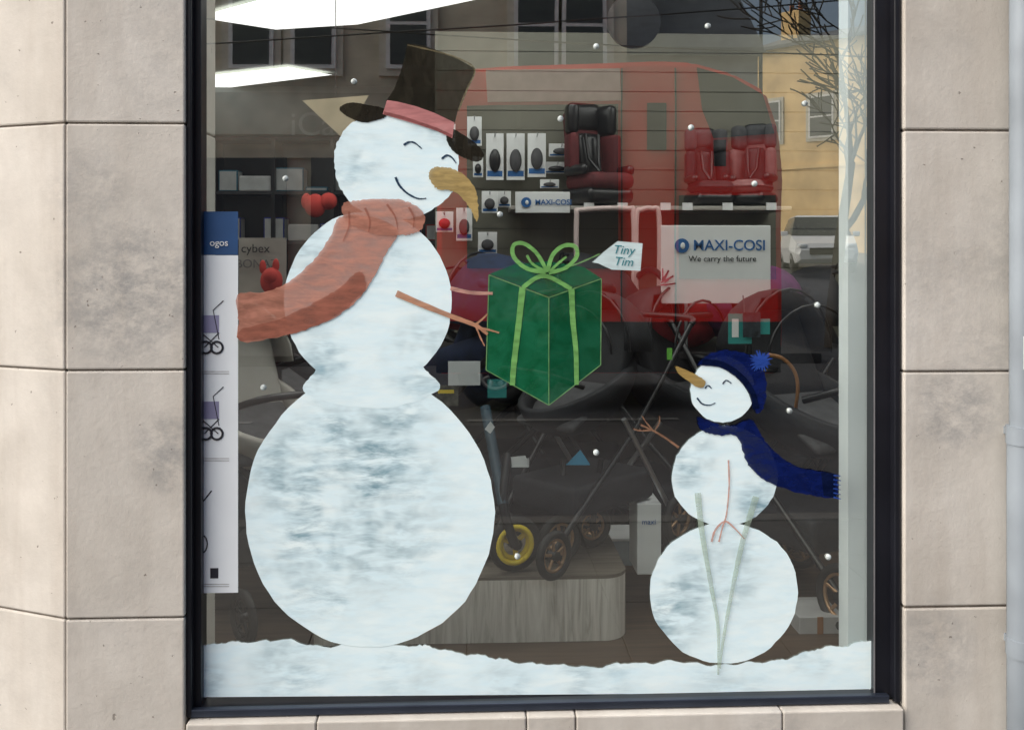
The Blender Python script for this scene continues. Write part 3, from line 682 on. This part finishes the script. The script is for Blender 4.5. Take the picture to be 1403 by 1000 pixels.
ry=empty('plush_toy'); ball('body',P(372,385,1.3),.045,mat('red_plush',(.5,.04,.03),.8),ry,(1,.7,1.2)); ball('ear',P(360,366,1.3),.02,_mc['red_plush'],ry,(.7,.5,1.4)); ball('ear_2',P(378,364,1.3),.02,_mc['red_plush'],ry,(.7,.5,1.4)); ball('head',P(370,378,1.28),.03,_mc['red_plush'],ry)
ry=empty('plush_toy'); ball('body',P(432,282,1.9),.05,_mc['red_plush'],ry,(1,.7,1.1)); ball('head',P(450,276,1.9),.04,_mc['red_plush'],ry); ball('arm',P(420,276,1.9),.025,_mc['red_plush'],ry,(1,.6,1.5))
rs=empty('hanging_disc_sign'); q=P(868,30,1.6); bm=bmesh.new(); bmesh.ops.create_cone(bm,cap_ends=True,segments=48,radius1=.118,radius2=.118,depth=.02,matrix=Matrix.Translation(q)@Matrix.Rotation(math.pi/2,4,'X')); obj_bm('disc',bm,M_dark,rs); tube('wire',[q+Vector((0,0,.11)),(q.x,q.y,ZC)],.003,M_sil,rs)
rs=empty('hanging_pennant'); shape('pennant',[(414,138),(505,131),(472,192)],1.5,mat('pennant_paper',(.52,.44,.30),.8),rs,False,0); q=P(460,134,1.5); tube('wire',[q,(q.x,q.y,ZC)],.002,M_dark,rs)
q=P(1162,500,.05)
box('window_return_panel',q.x,q.x+.12,.05,.12,zb-.02,ZC-.003,mat('white_panel',(.84,.91,.94),.5,var=.10,ns=2),None)
# ---------------------------------------------------------------- street opposite (seen mirrored)
M_bst=mat('sandstone_block',(.58,.52,.39),.9,var=.3,ns=1.5,bump=.5); M_bg=mat('sandstone_gold',(.86,.60,.28),.9,var=.25,ns=1.2); M_slate=mat('slate',(.11,.12,.13),.7,var=.3,ns=4)
M_wf=mat('window_paint',(.75,.75,.73),.5); M_pane=mat('dark_pane',(.02,.025,.03),.1)
def house(name,xa,xb,zt,yf,dep,wins,wm,base=0.,ridge=2.,yaw=0.):
    e=empty(name)
    e.location=(xa,yf,0); e.rotation_euler=(0,0,yaw); ox,oy=xa,yf; xb-=ox; xa=0; yf=0
    bm=bmesh.new(); add_box(bm,xa,xb,yf-dep,yf,base-.2,zt); obj_bm('walls',bm,wm,e)
    pr=[(yf+.15,zt+.002),(yf-dep/2,zt+ridge),(yf-dep-.15,zt+.002)]
    bm=bmesh.new(); v0=[bm.verts.new((xa-.1,y,z)) for y,z in pr]; v1=[bm.verts.new((xb+.1,y,z)) for y,z in pr]
    bm.faces.new(v0); bm.faces.new(v1[::-1])
    for i in range(3): bm.faces.new((v0[i],v1[i],v1[(i+1)%3],v0[(i+1)%3]))
    bmesh.ops.recalc_face_normals(bm,faces=bm.faces[:]); obj_bm('roof',bm,M_slate,e)
    box('string_course',xa,xb,yf+.002,yf+.06,base+3.0,base+3.15,wm,e)
    box('gutter',xa,xb,yf+.16,yf+.28,zt-.08,zt+.04,M_slate,e)
    for k,cx in enumerate((xa+.6,xb-.6)):
        box('chimney_%d'%k,cx-.4,cx+.4,yf-dep/2-.5,yf-dep/2+.5,zt+ridge-.6,zt+ridge+1.0,wm,e)
        for j in (-.2,.2): tube('chimney_pot_%d%s'%(k,'a' if j<0 else 'b'),[(cx+j,yf-dep/2,zt+ridge+1.0),(cx+j,yf-dep/2,zt+ridge+1.4)],.1,mat('terracotta',(.35,.13,.07),.8),e)
    for (cx,z0,ww,hh) in wins:
        cx-=ox
        box('window_reveal',cx-ww/2-.12,cx+ww/2+.12,yf+.002,yf+.05,z0-.12,z0+hh+.12,mat('dressed_stone',(.60,.56,.46),.8),e)
        box('window_frame',cx-ww/2,cx+ww/2,yf+.051,yf+.08,z0,z0+hh,M_wf,e)
        box('glass_lower',cx-ww/2+.07,cx+ww/2-.07,yf+.081,yf+.085,z0+.07,z0+hh/2-.03,M_pane,e)
        box('glass_upper',cx-ww/2+.07,cx+ww/2-.07,yf+.081,yf+.085,z0+hh/2+.03,z0+hh-.07,M_pane,e)
    return e
YO=-14.0
xa=M(-150,0,14).x; xb=M(858,0,14).x
w1=[]
for px in (-60,60,180,345,430,560,735,800): w1+= [(M(px,0,14).x,4.5,.75,1.55)]
ho=house('sandstone_terrace',xa,xb,8.2,YO,7,w1,M_bst)
M_sf=mat('shopfront_paint',(.035,.04,.045),.5,var=.3,ns=2)
x=0.3; W=xb-xa
while x<W-2.6:
    box('shopfront',x,x+2.9,.07,.12,.02,3.0,M_sf,ho); x+=3.3
xa=xb+.01; xb=M(1045,0,14).x
house('rendered_house',xa,xb,4.9,YO-.3,6,[(xa+.7,2.9,.7,1.3),(xa+1.8,2.9,.7,1.3)],mat('grey_render',(.50,.52,.49),.9,var=.2,ns=2),ridge=2.6)
xa=M(1018,0,36).x; zt=M(1100,60,34).z
house('gold_sandstone_house',xa,xa+8,zt,-36,6,[(xa+1.2,5.6,1.0,1.6),(xa+3.4,5.6,1.0,1.6),(xa+5.8,5.6,1.0,1.6)],M_bg,base=1.5,ridge=1.0,yaw=.85)
xa=M(1250,0,38).x
house('brick_house',xa,xa+14,8.0,-40,8,[(xa+1.5+2.2*k,5.,.9,1.5) for k in range(5)],mat('brick',(.26,.15,.10),.9,var=.3,ns=3),base=1.9)
house('distant_house',M(1080,0,75).x,M(1260,0,75).x,6.,-75,8,[(M(1120,0,75).x,3.9,1.,1.4),(M(1180,0,75).x,3.9,1.,1.4)],M_bst,base=1.9)
V=empty('red_van'); YV=7.0
M_vr=mat('van_red',(.90,.018,.010),.3,var=.08,ns=1,coat=.5)
def q2(px,py): p=M(px,py,YV); return (p.x,p.z)
prof=[q2(x,y) for x,y in [(598,104),(612,96),(700,90),(900,83),(950,85),(1005,100),(1050,124),(1068,180),(1074,240),(1072,300),(1072,480),(1068,512),(598,512)]]
prism('body',prof,-YV,-YV-2.1,M_vr,V,.05)
def vp(nm,pts,d,m): prism(nm,[q2(x,y) for x,y in pts],-YV+d,-YV+d-.02,m,V)
vp('cab_side_glass',[(955,93),(1003,106),(1044,130),(1060,184),(978,190),(962,150)],.024,M_pane)
vp('side_window',[(886,142),(912,142),(912,206),(886,206)],.024,M_pane)
vp('pale_band',[(665,97),(848,94),(850,138),(668,141)],.022,mat('pale_band_cream',(.85,.55,.46),.4))  # pale cream band along the upper side of the body
vp('saloon_window',[(640,146),(846,143),(846,368),(640,368)],.024,M_pane)
for px in (708,776): vp('window_pillar',[(px,146),(px+5,146),(px+5,368),(px,368)],.030,M_dark)
vp('door_glass',[(930,268),(1062,268),(1062,382),(930,382)],.024,M_pane)
vp('door_line',[(850,94),(852,94),(852,500),(850,500)],.024,M_dark)
vp('door_line_2',[(924,94),(926,94),(926,500),(924,500)],.024,M_dark)
vp('skirt',[(598,440),(1068,440),(1068,510),(598,510)],.03,M_dark)
vp('mirror',[(972,195),(988,195),(988,230),(972,230)],.2,M_dark)
xw=[q2(680,0)[0],q2(1000,0)[0]]
for x in xw:
    for y in (-YV-.12,-YV-1.98):
        wheel((x,y,-.12+.38),.38,.22,(0,1,0),M_rub,M_sil,V,8)
def car(loc,yaw,colr,name,pm):
    e=empty(name); m=mat(pm,colr,.25,var=.03,coat=.6)
    secs=[(-2.05,.38,.62,.72),(-1.95,.28,.80,.84),(-1.1,.25,1.0,.90),(-.55,.25,1.05,.90),(1.5,.25,1.05,.90),(1.95,.3,1.0,.86),(2.05,.4,.8,.78)]
    bm=bmesh.new(); prev=None
    for (y,zb_,zt_,hw) in secs:
        ring=[bm.verts.new(c) for c in ((-hw*.93,y,zb_),(-hw,y,(zb_+zt_)/2),(-hw*.93,y,zt_),(hw*.93,y,zt_),(hw,y,(zb_+zt_)/2),(hw*.93,y,zb_))]
        if prev:
            for i in range(6): bm.faces.new((prev[i],prev[(i+1)%6],ring[(i+1)%6],ring[i]))
        else: bm.faces.new(ring)
        prev=ring
    bm.faces.new(prev[::-1]); bmesh.ops.recalc_face_normals(bm,faces=bm.faces[:])
    obj_bm('body',bm,m,e)
    def loft(nm,a,b,mm):
        bm=bmesh.new(); A_=[bm.verts.new(v) for v in a]; B_=[bm.verts.new(v) for v in b]
        bm.faces.new(A_); bm.faces.new(B_[::-1])
        for i in range(4): bm.faces.new((A_[i],A_[(i+1)%4],B_[(i+1)%4],B_[i]))
        bmesh.ops.recalc_face_normals(bm,faces=bm.faces[:]); obj_bm(nm,bm,mm,e)
    loft('greenhouse',[(-.82,-1.05,1.0),(.82,-1.05,1.0),(.82,1.75,1.04),(-.82,1.75,1.04)],[(-.64,-.3,1.55),(.64,-.3,1.55),(.66,1.35,1.52),(-.66,1.35,1.52)],M_pane)
    loft('roof',[(-.65,-.32,1.552),(.65,-.32,1.552),(.67,1.37,1.525),(-.67,1.37,1.525)],[(-.58,-.2,1.60),(.58,-.2,1.60),(.6,1.25,1.58),(-.6,1.25,1.58)],m)
    box('grille',-.45,.45,-2.09,-2.045,.5,.68,M_dark,e); box('number_plate',-.26,.26,-2.11,-2.092,.4,.48,M_wh,e)
    for s_ in (-1,1):
        ball('headlamp',(s_*.62,-1.98,.72),.13,mat('lamp_glass',(.8,.85,.9),.1),e,(1,.5,.6))
        box('mirror',s_*.98-.1,s_*.98+.1,-.75,-.62,1.0,1.14,m,e,.03)
        for y in (-1.3,1.3): wheel((s_*.78,y,.31),.31,.2,(1,0,0),M_rub,M_sil,e,7)
    e.location=loc; e.rotation_euler=(0,0,yaw); return e
q=M(1119,350,25.5); car((q.x,q.y,-.11+zg(q.y)),math.pi+.22,(.90,.93,.95),'parked_car','white_car_paint')
q=M(1158,350,36); car((q.x,q.y,-.11+zg(q.y)),math.pi+.1,(.5,.52,.55),'parked_car','silver_car_paint')
def tree(name,loc,h,seed):
    rd=random.Random(seed); e=empty(name); m=mat('bark',(.05,.04,.03),.9)
    cu=bpy.data.curves.new('branches','CURVE'); cu.dimensions='3D'; cu.bevel_depth=1; cu.bevel_resolution=0
    def br(p,d,l,r,dep):
        n=5; pts=[(p.copy(),r)]
        for i in range(n):
            d=(d+Vector((rd.gauss(0,.12),rd.gauss(0,.12),rd.gauss(0.03,.08)))).normalized(); p=p+d*l/n; pts.append((p.copy(),r*(1-.5*(i+1)/n)))
            if dep<4 and i>=1:
                for _ in range(1 if i<n-1 else 2):
                    if rd.random()<.85:
                        ax=Vector((rd.gauss(0,1),rd.gauss(0,1),rd.gauss(0,.6))).normalized()
                        br(p.copy(),(d+ax*.75).normalized(),l*rd.uniform(.5,.72),r*(1-.5*(i+1)/n)*.65,dep+1)
        sp=cu.splines.new('POLY'); sp.points.add(len(pts)-1)
        for k,(a_,b_) in enumerate(pts): sp.points[k].co=(*a_,1); sp.points[k].radius=max(b_,.012)
    br(Vector((0,0,0)),Vector((0,0,1)),h*.45,h*.02,0)
    cu.materials.append(m); link(bpy.data.objects.new('branches',cu),e); e.location=loc
q=M(1140,100,13); tree('bare_tree',(q.x,q.y,-.1),6.8,4)
for k,(pa,pb) in enumerate([((275,20),(900,60)),((275,55),(1040,5))]):
    a_=M(pa[0],pa[1],9.5); b_=M(pb[0],pb[1],9.5); d=b_-a_; a_=a_-d*2; b_=b_+d*2
    tube('overhead_wire',[a_.lerp(b_,t/12)-Vector((0,0,.4*math.sin(math.pi*t/12)-.33)) for t in range(13)],.010,M_dark)
lp=empty('street_lamp'); q=M(1042,0,15.5)
tube('column',[(q.x,q.y,0),(q.x,q.y,7.5)],.05,mat('lamp_grey',(.12,.13,.13),.5),lp,taper=.6); tube('arm',[(q.x,q.y,7.5),(q.x,q.y+.5,7.9),(q.x,q.y+1.3,8.0)],.04,_mc['lamp_grey'],lp,True); box('lantern',q.x-.12,q.x+.12,q.y+1.2,q.y+1.8,7.93,8.05,_mc['lamp_grey'],lp,.03)
dp=empty('downpipe'); M_dp=mat('pipe_grey',(.25,.29,.33),.5,var=.3,ns=4)
q=P(1402,500,-.14); rr=.040
tube('pipe',[(q.x,-.14,.12),(q.x,-.14,4.2)],rr*.9,M_dp,dp)
for py in (590,-60,880): 
    z=P(1400,py,-.14).z; tube('collar',[(q.x,-.14,z-.035),(q.x,-.14,z+.012)],rr*1.12,M_dp,dp)
    box('bracket',q.x-.015,q.x+.015,-.11,YW+.001,z-.02,z+.0,M_dp,dp)
tube('lower_pipe',[(q.x,-.14,.0),(q.x,-.14,P(1400,600,-.14).z)],rr*1.05,M_dp,dp)
z=P(1400,505,-.14).z; box('pipe_label',q.x-.018,q.x+.03,-.186,-.17,z,z+.09,M_wh,dp,.003)
